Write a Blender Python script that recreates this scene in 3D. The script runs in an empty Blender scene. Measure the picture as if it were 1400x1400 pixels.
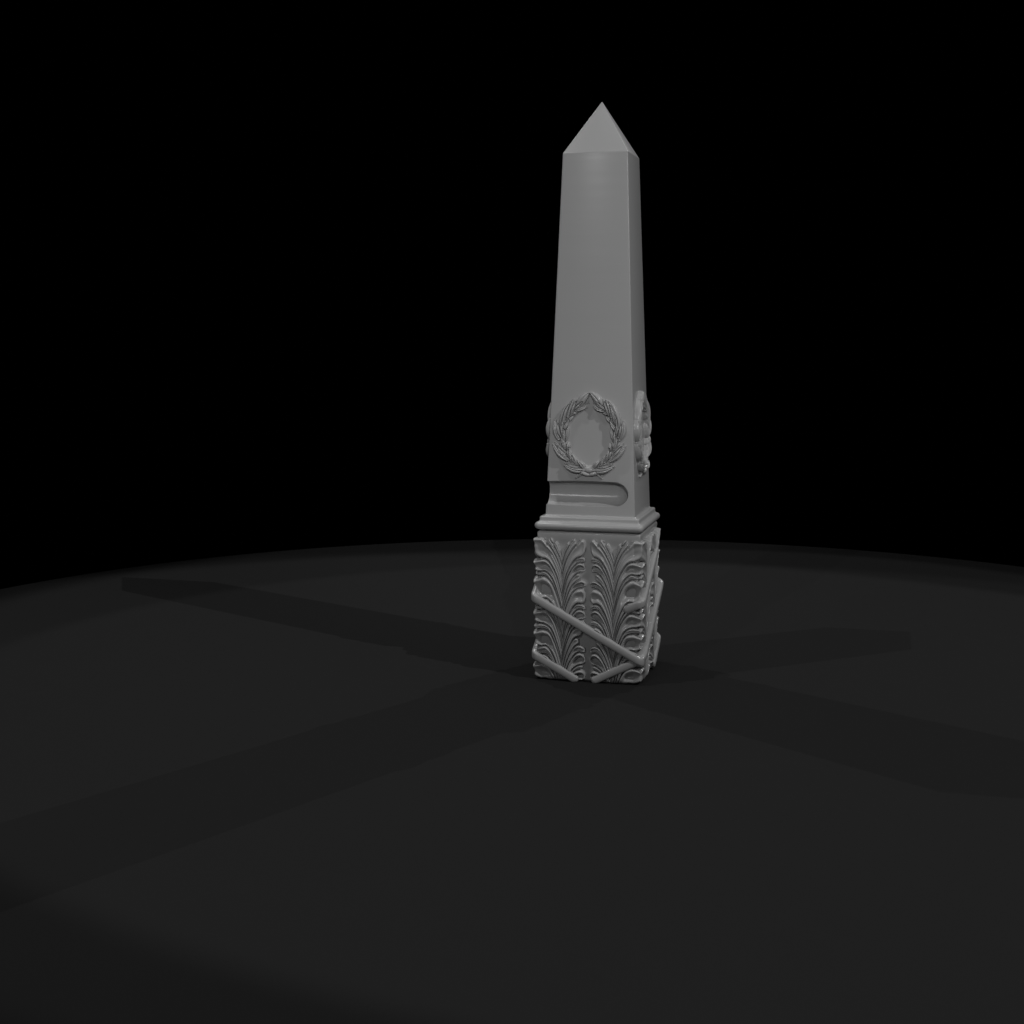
import bpy, bmesh, math, random
import numpy as np
from mathutils import Vector, Matrix
C = bpy.context.scene.collection
SC = bpy.context.scene
random.seed(4)
YAW = -0.1982                     # heading of the obelisk on the floor
# ------------------------------------------------------------------ camera
cam_data = bpy.data.cameras.new('camera')
cam_data.sensor_width = 36.0
cam_data.lens = 50.0
cam_data.clip_end = 300.0
cam = bpy.data.objects.new('camera', cam_data)
C.objects.link(cam)
cam.location = (0.0, -13.848, 3.3869)
cam.rotation_euler = (math.pi / 2 - 0.1298, 0.0, 0.0615)
SC.camera = cam
# ------------------------------------------------------------------ world: a dark studio
world = bpy.data.worlds.new('World')
SC.world = world
world.use_nodes = True
world.node_tree.nodes['Background'].inputs[0].default_value = (0, 0, 0, 1)
world.node_tree.nodes['Background'].inputs[1].default_value = 0.0
SC.view_settings.view_transform = 'Standard'
SC.view_settings.look = 'None'
SC.view_settings.exposure = 0.0
SC.view_settings.gamma = 1.0
SC.view_settings.use_curve_mapping = False
# ------------------------------------------------------------------ lamps
def spot(name, az, dist, height, aim, half, power, blend=0.12, radius=0.02):
    d = bpy.data.lights.new(name, 'SPOT')
    d.spot_size = math.radians(2 * half)
    d.spot_blend = blend
    d.shadow_soft_size = radius
    d.energy = 1.0
    d.use_nodes = True
    nt = d.node_tree
    em = nt.nodes['Emission']
    fo = nt.nodes.new('ShaderNodeLightFalloff')
    fo.inputs['Strength'].default_value = power
    nt.links.new(fo.outputs['Constant'], em.inputs['Strength'])
    o = bpy.data.objects.new(name, d)
    C.objects.link(o)
    a = math.radians(az)
    o.location = (dist * math.cos(a), dist * math.sin(a), height)
    o.rotation_euler = (Vector(aim) - o.location).to_track_quat('-Z', 'Y').to_euler()
    return o

def pol(az, r, z=0.0):
    a = math.radians(az)
    return (r * math.cos(a), r * math.sin(a), z)

spot('spot_right', -37, 17.0, 17.0, pol(-37, 2.9), 16.9, 11.5)
spot('spot_left', -151, 6.75, 15.0, (0, 0, 0), 29.3, 5.168)
spot('spot_far_right', 55, 13.0, 12.0, (0, 0, 0), 26.5, 6.2)
spot('spot_far_left', 136, 4.5, 10.0, (0, 0, 0), 35.2, 5.285)
spot('spot_front', -113, 24.0, 12.0, (0, 0, 1.0), 18.5, 3.0)
spot('spot_key', -84, 17.0, 7.4, (0, 0, 4.2), 13.8, 8.0, blend=0.8)

spot('spot_overhead', 0, 0.0, 16.0, (0, 0, 0), 35.0, 4.1, blend=0.12, radius=2.6)

# ------------------------------------------------------------------ materials
def stone_material(name, base, rough, spec, bump=0.0, wave=0.0):
    m = bpy.data.materials.new(name); m.use_nodes = True
    nt = m.node_tree; b = nt.nodes['Principled BSDF']
    b.inputs['Base Color'].default_value = (base, base, base, 1)
    b.inputs['Roughness'].default_value = rough
    b.inputs['Specular IOR Level'].default_value = spec
    tc = nt.nodes.new('ShaderNodeTexCoord')
    nz = nt.nodes.new('ShaderNodeTexNoise')
    nz.inputs['Scale'].default_value = 2.2; nz.inputs['Detail'].default_value = 3.0
    nt.links.new(tc.outputs['Object'], nz.inputs['Vector'])
    mr = nt.nodes.new('ShaderNodeMapRange')
    mr.inputs['To Min'].default_value = base * 0.985; mr.inputs['To Max'].default_value = base * 1.015
    nt.links.new(nz.outputs['Fac'], mr.inputs['Value'])
    nt.links.new(mr.outputs['Result'], b.inputs['Base Color'])
    if wave:
        mp = nt.nodes.new('ShaderNodeMapping')
        mp.inputs['Scale'].default_value = (0.8, 0.8, 9.0)
        nt.links.new(tc.outputs['Object'], mp.inputs['Vector'])
        n2 = nt.nodes.new('ShaderNodeTexNoise')
        n2.inputs['Scale'].default_value = 1.0; n2.inputs['Detail'].default_value = 2.0
        nt.links.new(mp.outputs['Vector'], n2.inputs['Vector'])
        bp = nt.nodes.new('ShaderNodeBump')
        bp.inputs['Strength'].default_value = 1.0; bp.inputs['Distance'].default_value = wave
        nt.links.new(n2.outputs['Fac'], bp.inputs['Height'])
        nt.links.new(bp.outputs['Normal'], b.inputs['Normal'])
    return m

STONE = stone_material('grey_cast_stone', 0.40, 0.23, 0.36)
SHAFT = stone_material('grey_cast_stone_shaft', 0.40, 0.23, 0.36, wave=0.0010)
FLOOR = stone_material('dark_matte_floor', 0.0202, 1.0, 0.0)

# ------------------------------------------------------------------ helpers
def mesh_object(name, verts, faces, mat, parent=None, sharp=None):
    me = bpy.data.meshes.new(name)
    me.from_pydata([tuple(v) for v in verts], [], [tuple(f) for f in faces])
    me.update()
    bm = bmesh.new(); bm.from_mesh(me)
    bmesh.ops.recalc_face_normals(bm, faces=bm.faces[:])
    bm.to_mesh(me); bm.free()
    return link_mesh(name, me, mat, parent, sharp)

def link_mesh(name, me, mat, parent=None, sharp=None):
    me.materials.clear(); me.materials.append(mat)
    me.shade_smooth()
    if sharp: me.set_sharp_from_angle(angle=math.radians(sharp))
    o = bpy.data.objects.new(name, me)
    C.objects.link(o); o.parent = parent
    return o

def rounded_square(hw, rc, n=6):
    """plan outline, counter-clockwise, corner radius rc"""
    pts = []
    for k in range(4):
        cx = (hw - rc) * (1 if k in (0, 3) else -1)
        cy = (hw - rc) * (1 if k in (0, 1) else -1)
        for i in range(n + 1):
            a = math.pi / 2 * (k + i / n)
            pts.append((cx + rc * math.cos(a), cy + rc * math.sin(a)))
    return pts

def lathe_square(profile, n=6):
    """profile: list of (half width, z, corner radius) from bottom to top"""
    vs, fs = [], []
    m = 4 * (n + 1)
    for hw, z, rc in profile:
        vs += [(x, y, z) for x, y in rounded_square(hw, rc, n)]
    for r in range(len(profile) - 1):
        for i in range(m):
            j = (i + 1) % m
            fs.append((r * m + i, r * m + j, (r + 1) * m + j, (r + 1) * m + i))
    fs.append(tuple(range(m - 1, -1, -1)))
    fs.append(tuple((len(profile) - 1) * m + i for i in range(m)))
    return vs, fs

# ------------------------------------------------------------------ floor
def floor_disc():
    n = 256; R = 8.7708; cx, cy = 0.0995, 0.0152
    vs, fs = [], []
    for z, r in ((-0.06, R - 0.006), (-0.006, R), (0.0, R - 0.006)):
        vs += [(cx + r * math.cos(2 * math.pi * i / n), cy + r * math.sin(2 * math.pi * i / n), z) for i in range(n)]
    for k in range(2):
        for i in range(n):
            j = (i + 1) % n
            fs.append((k * n + i, k * n + j, (k + 1) * n + j, (k + 1) * n + i))
    fs.append(tuple(range(n - 1, -1, -1))); fs.append(tuple(2 * n + i for i in range(n)))
    o = mesh_object('floor', vs, fs, FLOOR, None, 20)
    o['kind'] = 'structure'
    o['label'] = 'dark round matte floor under the grey obelisk'
    o['category'] = 'floor'
floor_disc()

# ------------------------------------------------------------------ obelisk
ob = bpy.data.objects.new('obelisk', None)
C.objects.link(ob)
ob.rotation_euler = (0, 0, YAW)
ob['label'] = 'tall grey stone obelisk with laurel wreaths and acanthus carved pedestal on dark floor'
ob['category'] = 'obelisk'

HB, HT, ZB, ZT, ZA, ZP = 0.4325, 0.3087, 1.6044, 4.9857, 5.495, 1.4498
def shaft_hw(z): return HB + (HT - HB) * (z - ZB) / (ZT - ZB)

# shaft with the scooped niche at its foot
def make_shaft():
    rings = 60
    prof = [(shaft_hw(ZB - 0.03), ZB - 0.03, 0.009)]
    for i in range(rings + 1):
        z = ZB + (ZT - ZB) * i / rings
        prof.append((shaft_hw(z), z, 0.009))
    vs, fs = lathe_square(prof, 4)
    sh = mesh_object('shaft', vs, fs, SHAFT, None)
    # cutter: a horizontal capsule that runs out through the left edge
    bm = bmesh.new()
    zc, r, x1 = 1.809, 0.122, 0.235
    nseg, ncap = 64, 20
    rings_ = [(-0.9, r)] + [(-0.9 + (0.9 + x1) * i / 12, r) for i in range(1, 13)]
    for i in range(1, ncap):
        a = math.pi / 2 * i / ncap
        rings_.append((x1 + r * 1.12 * math.sin(a), r * math.cos(a)))
    yc = -shaft_hw(zc) + 0.028
    rows = []
    for x, rr in rings_:
        rr *= 1.03 - 0.10 * min(1.0, abs(x + 0.03) / 0.42) ** 2
        rows.append([bm.verts.new((x, yc + 0.95 * rr * math.cos(2 * math.pi * k / nseg), zc + rr * math.sin(2 * math.pi * k / nseg))) for k in range(nseg)])
    for a, b in zip(rows, rows[1:]):
        for k in range(nseg):
            bm.faces.new((a[k], b[k], b[(k + 1) % nseg], a[(k + 1) % nseg]))
    tip = bm.verts.new((x1 + r * 1.12, yc, zc))
    for k in range(nseg): bm.faces.new((rows[-1][k], tip, rows[-1][(k + 1) % nseg]))
    bm.faces.new(rows[0])
    bmesh.ops.recalc_face_normals(bm, faces=bm.faces[:])
    cm = bpy.data.meshes.new('cutter'); bm.to_mesh(cm); bm.free()
    co = bpy.data.objects.new('cutter', cm); C.objects.link(co)
    md = sh.modifiers.new('niche', 'BOOLEAN'); md.operation = 'DIFFERENCE'; md.solver = 'EXACT'; md.object = co
    bpy.context.view_layer.update()
    dg = bpy.context.evaluated_depsgraph_get()
    me = bpy.data.meshes.new_from_object(sh.evaluated_get(dg))
    old = sh.data
    bpy.data.objects.remove(sh); bpy.data.objects.remove(co)
    bpy.data.meshes.remove(old); bpy.data.meshes.remove(cm)
    me.name = 'shaft'
    return link_mesh('shaft', me, SHAFT, ob, 24)
make_shaft()

def make_pyramidion():
    prof = [(HT, ZT, 0.009), (HT - 0.0012, ZT + 0.006, 0.009), (HT - 0.006, ZT + 0.013, 0.009)]
    for i in range(1, 24):
        f = i / 24
        prof.append(((HT - 0.006) * (1 - f) + 0.006 * f, ZT + 0.013 + (ZA - 0.012 - ZT - 0.013) * f, 0.009 * (1 - f) + 0.004 * f))
    prof += [(0.006, ZA - 0.012, 0.004), (0.0035, ZA - 0.008, 0.003)]
    vs, fs = lathe_square(prof, 4)
    return mesh_object('pyramidion', vs, fs, STONE, ob, 40)
make_pyramidion()

def make_moulding():
    prof = [(0.478, 1.452, 0.02), (0.492, 1.463, 0.02)]
    n = 14
    for i in range(n + 1):                       # torus
        a = -math.pi * 0.42 + math.pi * 0.84 * i / n
        prof.append((0.491 + 0.036 * math.cos(a), 1.500 + 0.036 * math.sin(a), 0.012 + 0.034 * max(0.0, math.cos(a))))
    prof += [(0.4915, 1.538, 0.02), (0.4885, 1.541, 0.02), (0.4835, 1.548, 0.018), (0.482, 1.556, 0.018)]
    for i in range(7):                           # upper roll
        a = math.pi / 2 * i / 6
        prof.append((0.464 + 0.0175 * math.cos(a), 1.574 + 0.015 * math.sin(a), 0.018))
    for i in range(1, 7):                        # cove up to the shaft
        a = math.pi / 2 * i / 6
        prof.append((0.462 - 0.0275 * math.sin(a), 1.589 + 0.016 * (1 - math.cos(a)), 0.014))
    prof.append((0.4315, 1.605, 0.010))
    vs, fs = lathe_square(prof, 6)
    return mesh_object('moulding', vs, fs, STONE, ob, 50)
make_moulding()

RB = 0.477                         # half width of the block behind the carving
def make_pedestal():
    prof = [(RB - 0.02, 0.0, 0.04), (RB - 0.006, 0.008, 0.036), (RB, 0.022, 0.026)]
    for i in range(0, 11): prof.append((RB, 0.025 + 1.265 * i / 10, 0.016))
    for i in range(1, 9): prof.append((RB + 0.023 * (0.5 - 0.5 * math.cos(math.pi * i / 8)), 1.29 + 0.13 * i / 8, 0.016))
    prof.append((0.5, 1.428, 0.016))
    for i in range(1, 6):
        a = math.pi / 2 * i / 5
        prof.append((0.478 + 0.022 * math.cos(a), 1.430 + 0.018 * math.sin(a), 0.016))
    vs, fs = lathe_square(prof, 6)
    return mesh_object('pedestal', vs, fs, STONE, ob, 50)
ped = make_pedestal()

# ------------------------------------------------------------------ acanthus leaves
def sstep(a, b, x):
    t = np.clip((x - a) / (b - a), 0, 1)
    return t * t * (3 - 2 * t)

HP = 1.45
XS, X0, X1 = 0.250, 0.021, RB
# border heights of the lobes, bottom to top: (top of lobe, eye strength, retreat of its end, ribs)
INNER = [(0.000, 0, 0.0, 2), (0.078, 0.9, 0.02, 2), (0.105, 0.3, 0.10, 1), (0.190, 0.9, 0.0, 2), (0.242, 0.35, 0.0, 2),
         (0.300, 0.0, 0.26, 2), (0.372, 0.0, 0.12, 2), (0.408, 0.3, 0.0, 1), (0.480, 1.0, 0.0, 2), (0.520, 0.3, 0.0, 2), (0.625, 0.15, 0.0, 2),
         (0.675, 0.8, 0.0, 2), (0.725, 0.2, 0.22, 2), (0.795, 1.0, 0.03, 2), (0.835, 0.4, 0.02, 1), (0.955, 0.1, 0.0, 2),
         (1.030, 0.2, 0.0, 2), (1.085, 0.1, 0.0, 2), (1.140, 0.1, 0.0, 2), (1.190, 0.0, 0.0, 1), (1.4, 0, 0, 1)]
OUTER = [(0.000, 0, 0.0, 2), (0.110, 0.55, 0.0, 2), (0.165, 0.3, 0.06, 2), (0.222, 0.5, 0.05, 2), (0.336, 1.15, 0.0, 2), (0.372, 0.3, 0.0, 1),
         (0.468, 0.55, 0.0, 2), (0.500, 0.2, 0.05, 1), (0.545, 0.4, 0.05, 2), (0.690, 1.25, 0.0, 2), (0.722, 0.3, 0.08, 1),
         (0.813, 0.7, 0.0, 2), (0.955, 0.25, 0.0, 3),
         (1.015, 0.15, 0.0, 2), (1.080, 0.3, 0.0, 2), (1.140, 0.1, 0.0, 2), (1.190, 0.0, 0.0, 1), (1.4, 0, 0, 1)]
AR = 0.262
def gexp(v): return 3.1 - 1.5 * sstep(0.70, 0.98, v)
def gcurve(t, v): return AR * (1 - (1 - np.clip(t, 0, 1)) ** gexp(v) - 0.06 * (1 - sstep(0.75, 0.95, v)) * t ** 4)
def gslope(t, v): return AR * (gexp(v) * (1 - np.clip(t, 0, 1)) ** (gexp(v) - 1) - 0.24 * t ** 3)

def leaf_height(x, z):
    v = z / HP
    h = np.full_like(x, -0.02)
    for side, table in ((0, INNER), (1, OUTER)):
        mask = (x <= XS) if side == 0 else (x > XS)
        w = (XS - X0) if side == 0 else (X1 - XS)
        t = np.where(mask, np.abs(x - XS) / w, 0)
        vb = v - gcurve(t, v) + 0.95 * AR + 0.004 * np.sin(9 * t + 23 * v) * t
        bounds = np.array([q[0] for q in table])
        idx = np.clip(np.searchsorted(bounds, vb, side='right'), 1, len(bounds) - 1)
        lo, hi = bounds[idx - 1], bounds[idx]
        eye = np.array([q[1] for q in table])[idx]
        ret = np.array([q[2] for q in table])[idx]
        ribs = np.array([q[3] for q in table])[idx]
        f = (vb - lo) / (hi - lo); wl = hi - lo
        e = np.abs(2 * f - 1)
        if side == 0: te = 1.0 - ret - 0.19 * np.clip(e, 0, 1) ** 3
        else: te = 1.05 - ret - 0.20 * np.clip(e, 0, 1) ** 3
        de = (te - t) * w
        # distance to the lobe's own edge lines, in scene units
        df = np.minimum(f, 1 - f) * wl * HP
        slope = np.sqrt(1 + (gslope(t, v) * HP / w) ** 2)
        dn = df / slope                                   # true distance across the line
        vee = np.exp(-(dn / (0.0045 + 0.004 * sstep(0.2, 0.8, t))) ** 2)
        dome = 0.30 + 0.70 * np.sin(np.pi * np.clip(0.10 + 0.78 * t, 0, 1)) ** 0.8
        rim = np.exp(-((f - 0.83) / 0.13) ** 2)
        outw = sstep(0.30, 0.75, t)
        hollow = np.exp(-((f - 0.44) / 0.25) ** 2) * sstep(0.28, 0.66, t) * (1 - 0.80 * sstep(0.84, 0.98, t)) * eye
        flute = 0.5 + 0.5 * np.cos(2 * np.pi * (f * ribs - 0.5))
        lip = np.exp(-((te - t) / 0.09) ** 2)
        hh = 0.063 * (0.52 * dome + 0.34 + 0.20 * rim * outw + 0.16 * flute * (1 - 0.6 * outw) + 0.10 * lip * outw
                      - 1.10 * hollow - 0.85 * vee * (0.45 + 0.55 * sstep(0.08, 0.5, t)))
        hh = hh - 0.02 * (1 - outw) * (1 - sstep(0.0, 0.22, t)) * 0.4
        # rounded ends of the lobes
        edge = np.sqrt(np.clip(1 - (1 - np.clip(de / 0.022, 0, 1)) ** 2, 0, 1))
        hh = np.where(de > 0, hh * edge, -0.02)
        # toothed upper end of the leaf
        vt = (0.958 - 0.095 * np.exp(-(t / 0.13) ** 2) - 0.050 * np.exp(-((t - 0.64) / 0.055) ** 2)
              - 0.026 * np.exp(-((t - 0.34) / 0.035) ** 2) - 0.02 * (1 - sstep(0.3, 0.5, t)))
        dt = (vt - v) * HP
        top = np.sqrt(np.clip(1 - (1 - np.clip(dt / 0.02, 0, 1)) ** 2, 0, 1))
        hh = np.where(dt > 0, hh * top, -0.02)
        bot = np.sqrt(np.clip(1 - (1 - np.clip((z - 0.002) / 0.055, 0, 1)) ** 2, 0, 1))
        hh = hh * np.where(hh > 0, bot, 1)
        h = np.where(mask, hh, h)
    return h

def leaf_mesh(mirror):
    nx, nz = 250, 520
    xs = np.linspace(X0 - 0.004, X1, nx); zs = np.linspace(0.003, 1.398, nz)
    X, Z = np.meshgrid(xs, zs)
    H = leaf_height(X, Z)
    # soften the steepest steps a little, like a cast
    Hs = H.copy()
    for _ in range(2):
        P = np.pad(Hs, 1, mode='edge')
        Hs = (4 * P[1:-1, 1:-1] + P[:-2, 1:-1] + P[2:, 1:-1] + P[1:-1, :-2] + P[1:-1, 2:]) / 8
    H = Hs
    k = sstep(0.86, 1.0, (X - XS) / (X1 - XS))
    PX = X + np.where(H > 0, H, 0) * k
    PY = -RB - H
    PX = np.where(k > 0, np.minimum(PX, 0.6), PX)
    sx = -1 if mirror else 1
    verts = np.stack([sx * PX, PY, Z], -1).reshape(-1, 3)
    idx = np.arange(nx * nz).reshape(nz, nx)
    q = np.stack([idx[:-1, :-1], idx[:-1, 1:], idx[1:, 1:], idx[1:, :-1]], -1).reshape(-1, 4)
    keep = (H.reshape(-1)[q] > -0.012).any(1)
    q = q[keep]
    if mirror: q = q[:, ::-1]
    used = np.unique(q); remap = np.full(nx * nz, -1); remap[used] = np.arange(len(used))
    me = bpy.data.meshes.new('acanthus_leaf')
    me.from_pydata(verts[used].tolist(), [], remap[q].tolist())
    me.update()
    return me

leaf_r, leaf_l = leaf_mesh(False), leaf_mesh(True)
for me in (leaf_r, leaf_l):
    me.materials.append(STONE); me.shade_smooth()
for k in range(4):
    for me in (leaf_r, leaf_l):
        o = bpy.data.objects.new('acanthus_leaf', me)
        C.objects.link(o); o.parent = ped
        o.rotation_euler = (0, 0, k * math.pi / 2)

# ------------------------------------------------------------------ straps wound round the pedestal
def perim(s, off):
    """point and outward normal at perimeter position s (0 = middle of the front, +0.5 = right corner)"""
    f = math.floor(s + 0.5); c = s - f
    a = 0.5 + off
    p = Vector((c * 2 * a, -a, 0)); n = Vector((0, -1, 0))
    r = Matrix.Rotation(f * math.pi / 2, 3, 'Z')
    return r @ p, r @ n

def strap(points, off=0.012, hw=0.040, hn=0.040, offs=None):
    pts = []
    for i in range(len(points) - 1):
        (s0, z0), (s1, z1) = points[i], points[i + 1]
        m = max(4, int(math.hypot(s1 - s0, z1 - z0) / 0.008))
        for j in range(m + (1 if i == len(points) - 2 else 0)):
            u = j / m
            s = s0 + (s1 - s0) * u; z = z0 + (z1 - z0) * u
            o = off if offs is None else offs(s, z)
            p, n = perim(s, o); pts.append((Vector((p.x, p.y, z)), n))
    win = 4
    P, N = [], []
    for i in range(len(pts)):
        lo, hi = max(0, i - win), min(len(pts) - 1, i + win)
        g = min(i - lo, hi - i); lo, hi = i - g, i + g
        P.append(sum((pts[k][0] for k in range(lo, hi + 1)), Vector()) / (hi - lo + 1))
        N.append(sum((pts[k][1] for k in range(lo, hi + 1)), Vector()).normalized())
    vs, fs = [], []
    m = 20; n = len(P)
    L = [0.0]
    for i in range(1, n): L.append(L[-1] + (P[i] - P[i - 1]).length)
    for i in range(n):
        T = (P[min(n - 1, i + 1)] - P[max(0, i - 1)]).normalized()
        B = T.cross(N[i]).normalized(); M = B.cross(T).normalized()
        d = min(L[i], L[-1] - L[i]); e = min(1.0, max(0.0, d / 0.03)); sc = math.sqrt(max(0.0, 1 - (1 - e) ** 2)) * 0.95 + 0.05
        for k in range(m):
            a = 2 * math.pi * k / m
            ca, sa = math.cos(a), math.sin(a); q = 2 / 3.6
            x = math.copysign(abs(ca) ** q, ca) * hw * sc; y = math.copysign(abs(sa) ** q, sa) * hn * (0.4 + 0.6 * sc)
            q_ = P[i] + B * x + M * y
            q_.z = max(q_.z, 0.001)               # the bars are cut off flat at the foot
            vs.append(q_)
    for i in range(n - 1):
        for k in range(m):
            fs.append((i * m + k, i * m + (k + 1) % m, (i + 1) * m + (k + 1) % m, (i + 1) * m + k))
    fs.append(tuple(range(m))); fs.append(tuple((n - 1) * m + k for k in range(m - 1, -1, -1)))
    return mesh_object('strap', vs, fs, STONE, ped, 60)

strap([(-1.28, 1.24), (-0.5, 0.80), (0.5, 0.23), (0.86, 0.045)], offs=lambda s, z: 0.018 - 0.03 * max(0.0, min(1.0, (s - 0.52) / 0.08)))
strap([(-1.5, 0.80), (-0.5, 0.235), (-0.085, 0.010)])
strap([(0.045, 0.010), (0.5, 0.24), (1.5, 0.81), (2.2, 1.21)], hn=0.044, offs=lambda s, z: 0.002 + 0.024 * max(0.0, min(1.0, (s - 0.49) / 0.07)))
strap([(0.36, 0.715), (0.5, 0.795), (1.22, 1.20)], offs=lambda s, z: 0.022 - 0.065 * max(0.0, 0.5 - s) / 0.14 * 0.5)
strap([(1.14, 0.04), (1.5, 0.25), (2.5, 0.82)], off=0.012)
strap([(1.72, 1.24), (2.5, 0.80), (2.9, 0.57)], off=0.020)

# ------------------------------------------------------------------ laurel wreaths
# leaves of the right branch: base x, base y, tip x, tip y, half width, bow, relief (1 unit = 1/141 m, y up, from the wreath's centre)
LEAVES = [
 (16.5, 36, -1.5, 56.5, 6.4, -2.0, .046), (20, 31, 4.5, 37.5, 2.9, 0.6, .040), (21, 34, 14, 51.5, 2.7, -0.6, .038),
 (30, 22, 21.5, 47.5, 3.9, -1.8, .044), (38.5, 6, 24.5, 46, 4.6, -4.6, .050), (34.5, 13, 20.5, 26.5, 2.5, 0.8, .040),
 (27, 27, 15, 31.5, 2.3, 0.5, .036), (40, 2, 27.5, 19.5, 2.9, 1.2, .044), (40.5, -8, 46, 20, 4.3, -2.6, .047),
 (34, -10, 29.5, 13.5, 2.5, 1.2, .041), (36, -2, 38.5, 16, 2.6, 0.4, .048), (27, -35, 49.5, -13, 4.8, -2.6, .047), (31, -26, 47, -9.5, 2.8, -0.6, .041),
 (29.5, -23, 29, -9.5, 2.7, 0.9, .043), (33, -20, 38, -4, 2.6, 0.2, .050), (17, -40, 26, -24, 2.9, 1.0, .042), (21, -37, 31, -20, 2.4, -.5, .048),
 (6, -48.5, 35, -41, 4.7, -2.6, .047), (10, -46, 33, -38.5, 2.2, -.4, .040), (6.5, -45, 15, -35, 3.4, 1.6, .044), (15, -43, 20, -29, 2.4, 0.4, .039),
 (26, 25, 18.5, 44, 1.7, -0.8, .052), (34, 15, 27, 40, 1.9, -1.6, .056), (37.5, 8, 33.5, 28, 1.7, -0.8, .054), (39, -4, 42.5, 15, 1.8, -1.0, .054),
 (30, -30, 44, -15, 1.8, -0.9, .054), (35, -12, 34.5, 7, 1.5, 0.5, .050), (24, -35, 28, -17, 1.5, 0.4, .050), (12, -44, 29, -40, 1.6, -0.9, .050), (23, 32, 9, 44, 1.6, 0.3, .046),
]
def wreath_mesh():
    U = 141.0
    step = 0.28
    xs = np.arange(-53, 53.01, step); ys = np.arange(-62, 60.01, step)
    X, Y = np.meshgrid(xs, ys)
    H = np.full_like(X, -0.012)
    # fused stem under the leaves
    ang = np.arctan2(Y / 47.0, X / 38.5); rad = np.hypot(X / 38.5, Y / 47.0)
    ring = 0.022 * np.sqrt(np.clip(1 - ((rad - 0.97) / 0.10) ** 2, 0, 1)) - 0.012 * (np.abs(rad - 0.97) > 0.099)
    ring = np.where((np.abs(X) < 3) & (Y > 0), -0.012, ring)
    H = np.maximum(H, ring)
    def lens(bx, by, tx, ty, hw, bow, top, groove=True, blunt=0.0):
        nonlocal H
        L = math.hypot(tx - bx, ty - by); dx, dy = (tx - bx) / L, (ty - by) / L
        s = ((X - bx) * dx + (Y - by) * dy) / L
        sc = np.clip(s, 0, 1)
        l = -(X - bx) * dy + (Y - by) * dx - bow * 4 * sc * (1 - sc)
        wv = hw * np.clip(np.sin(math.pi * np.clip(0.10 + 0.90 * sc ** 0.9, 0, 1)), 0, 1) ** 0.75 + blunt
        q = np.abs(l) / np.maximum(wv, 1e-3)
        ok = (s >= 0) & (s <= 1) & (q < 1)
        prof = np.clip(1 - q ** 3, 0, 1) ** 0.5
        rise = 0.52 + 0.48 * np.sin(math.pi * np.clip(sc * 0.8 + 0.1, 0, 1))
        h = top * rise * (0.30 + 0.70 * prof) - (0.013 * np.exp(-(l / 0.65) ** 2) * (sc > 0.06) * (sc < 0.93) if groove else 0)
        h = np.where(ok, h, -1)
        # a cut line just outside each leaf keeps it apart from its neighbours
        cut = (s > -0.02) & (s < 1.0) & (q >= 1) & (np.abs(l) < wv + 0.7)
        H = np.where(cut & (H > 0.010), np.maximum(H - 0.026, 0.003), H)
        H = np.maximum(H, h)
    rnd = random.Random(7)
    order = sorted(LEAVES, key=lambda q: q[6])
    for q in order:
        for side in (1, -1):
            j = [rnd.uniform(-0.7, 0.7) for _ in range(4)] if side < 0 else [0, 0, 0, 0]
            if q[0] < 17 and q[1] > 30: j = [0, 0, 0, 0]
            lens(side * (q[0] + j[0]) - 1.5, q[1] + j[1], side * (q[2] + j[2]) - 1.5 + (0 if abs(q[2]) > 3 else side * 1.6), q[3] + j[3], q[4] * 0.86, side * q[5], q[6] + 0.010)
    # crossing at the bottom: knob, chevron, two cut stems
    kn = 0.036 * np.sqrt(np.clip(1 - ((X + 1.5) / 8.5) ** 2 - ((Y + 47) / 5.5) ** 2, 0, 1)) - 0.012 * (((X + 1.5) / 8.5) ** 2 + ((Y + 47) / 5.5) ** 2 > 1)
    H = np.maximum(H, kn)
    for side in (1, -1):
        lens(side * 14 - 1.5, -50.0, side * -1.0 - 1.5, -54.0, 1.6, 0, .046, False, 1.2)
        lens(side * 9 - 1.5, -51.0, side * 18.5 - 1.5, -59.0, 0.7, 0, .026, False, 0.9)
    for _ in range(1):
        P = np.pad(H, 1, mode='edge')
        H = (6 * P[1:-1, 1:-1] + P[:-2, 1:-1] + P[2:, 1:-1] + P[1:-1, :-2] + P[1:-1, 2:]) / 10
    Zc = 2.372 + Y / U
    hw = HB + (HT - HB) * (Zc - ZB) / (ZT - ZB)
    V = np.stack([X / U, -hw - H, Zc], -1).reshape(-1, 3)
    ny, nx = X.shape
    idx = np.arange(nx * ny).reshape(ny, nx)
    q = np.stack([idx[:-1, :-1], idx[:-1, 1:], idx[1:, 1:], idx[1:, :-1]], -1).reshape(-1, 4)
    q = q[(H.reshape(-1)[q] > -0.009).any(1)]
    used = np.unique(q); remap = np.full(nx * ny, -1); remap[used] = np.arange(len(used))
    me = bpy.data.meshes.new('wreath')
    me.from_pydata(V[used].tolist(), [], remap[q].tolist()); me.update()
    me.materials.append(STONE); me.shade_smooth()
    return me
wm = wreath_mesh()
for k in range(4):
    o = bpy.data.objects.new('wreath', wm)
    C.objects.link(o); o.parent = ob
    o.rotation_euler = (0, 0, k * math.pi / 2)
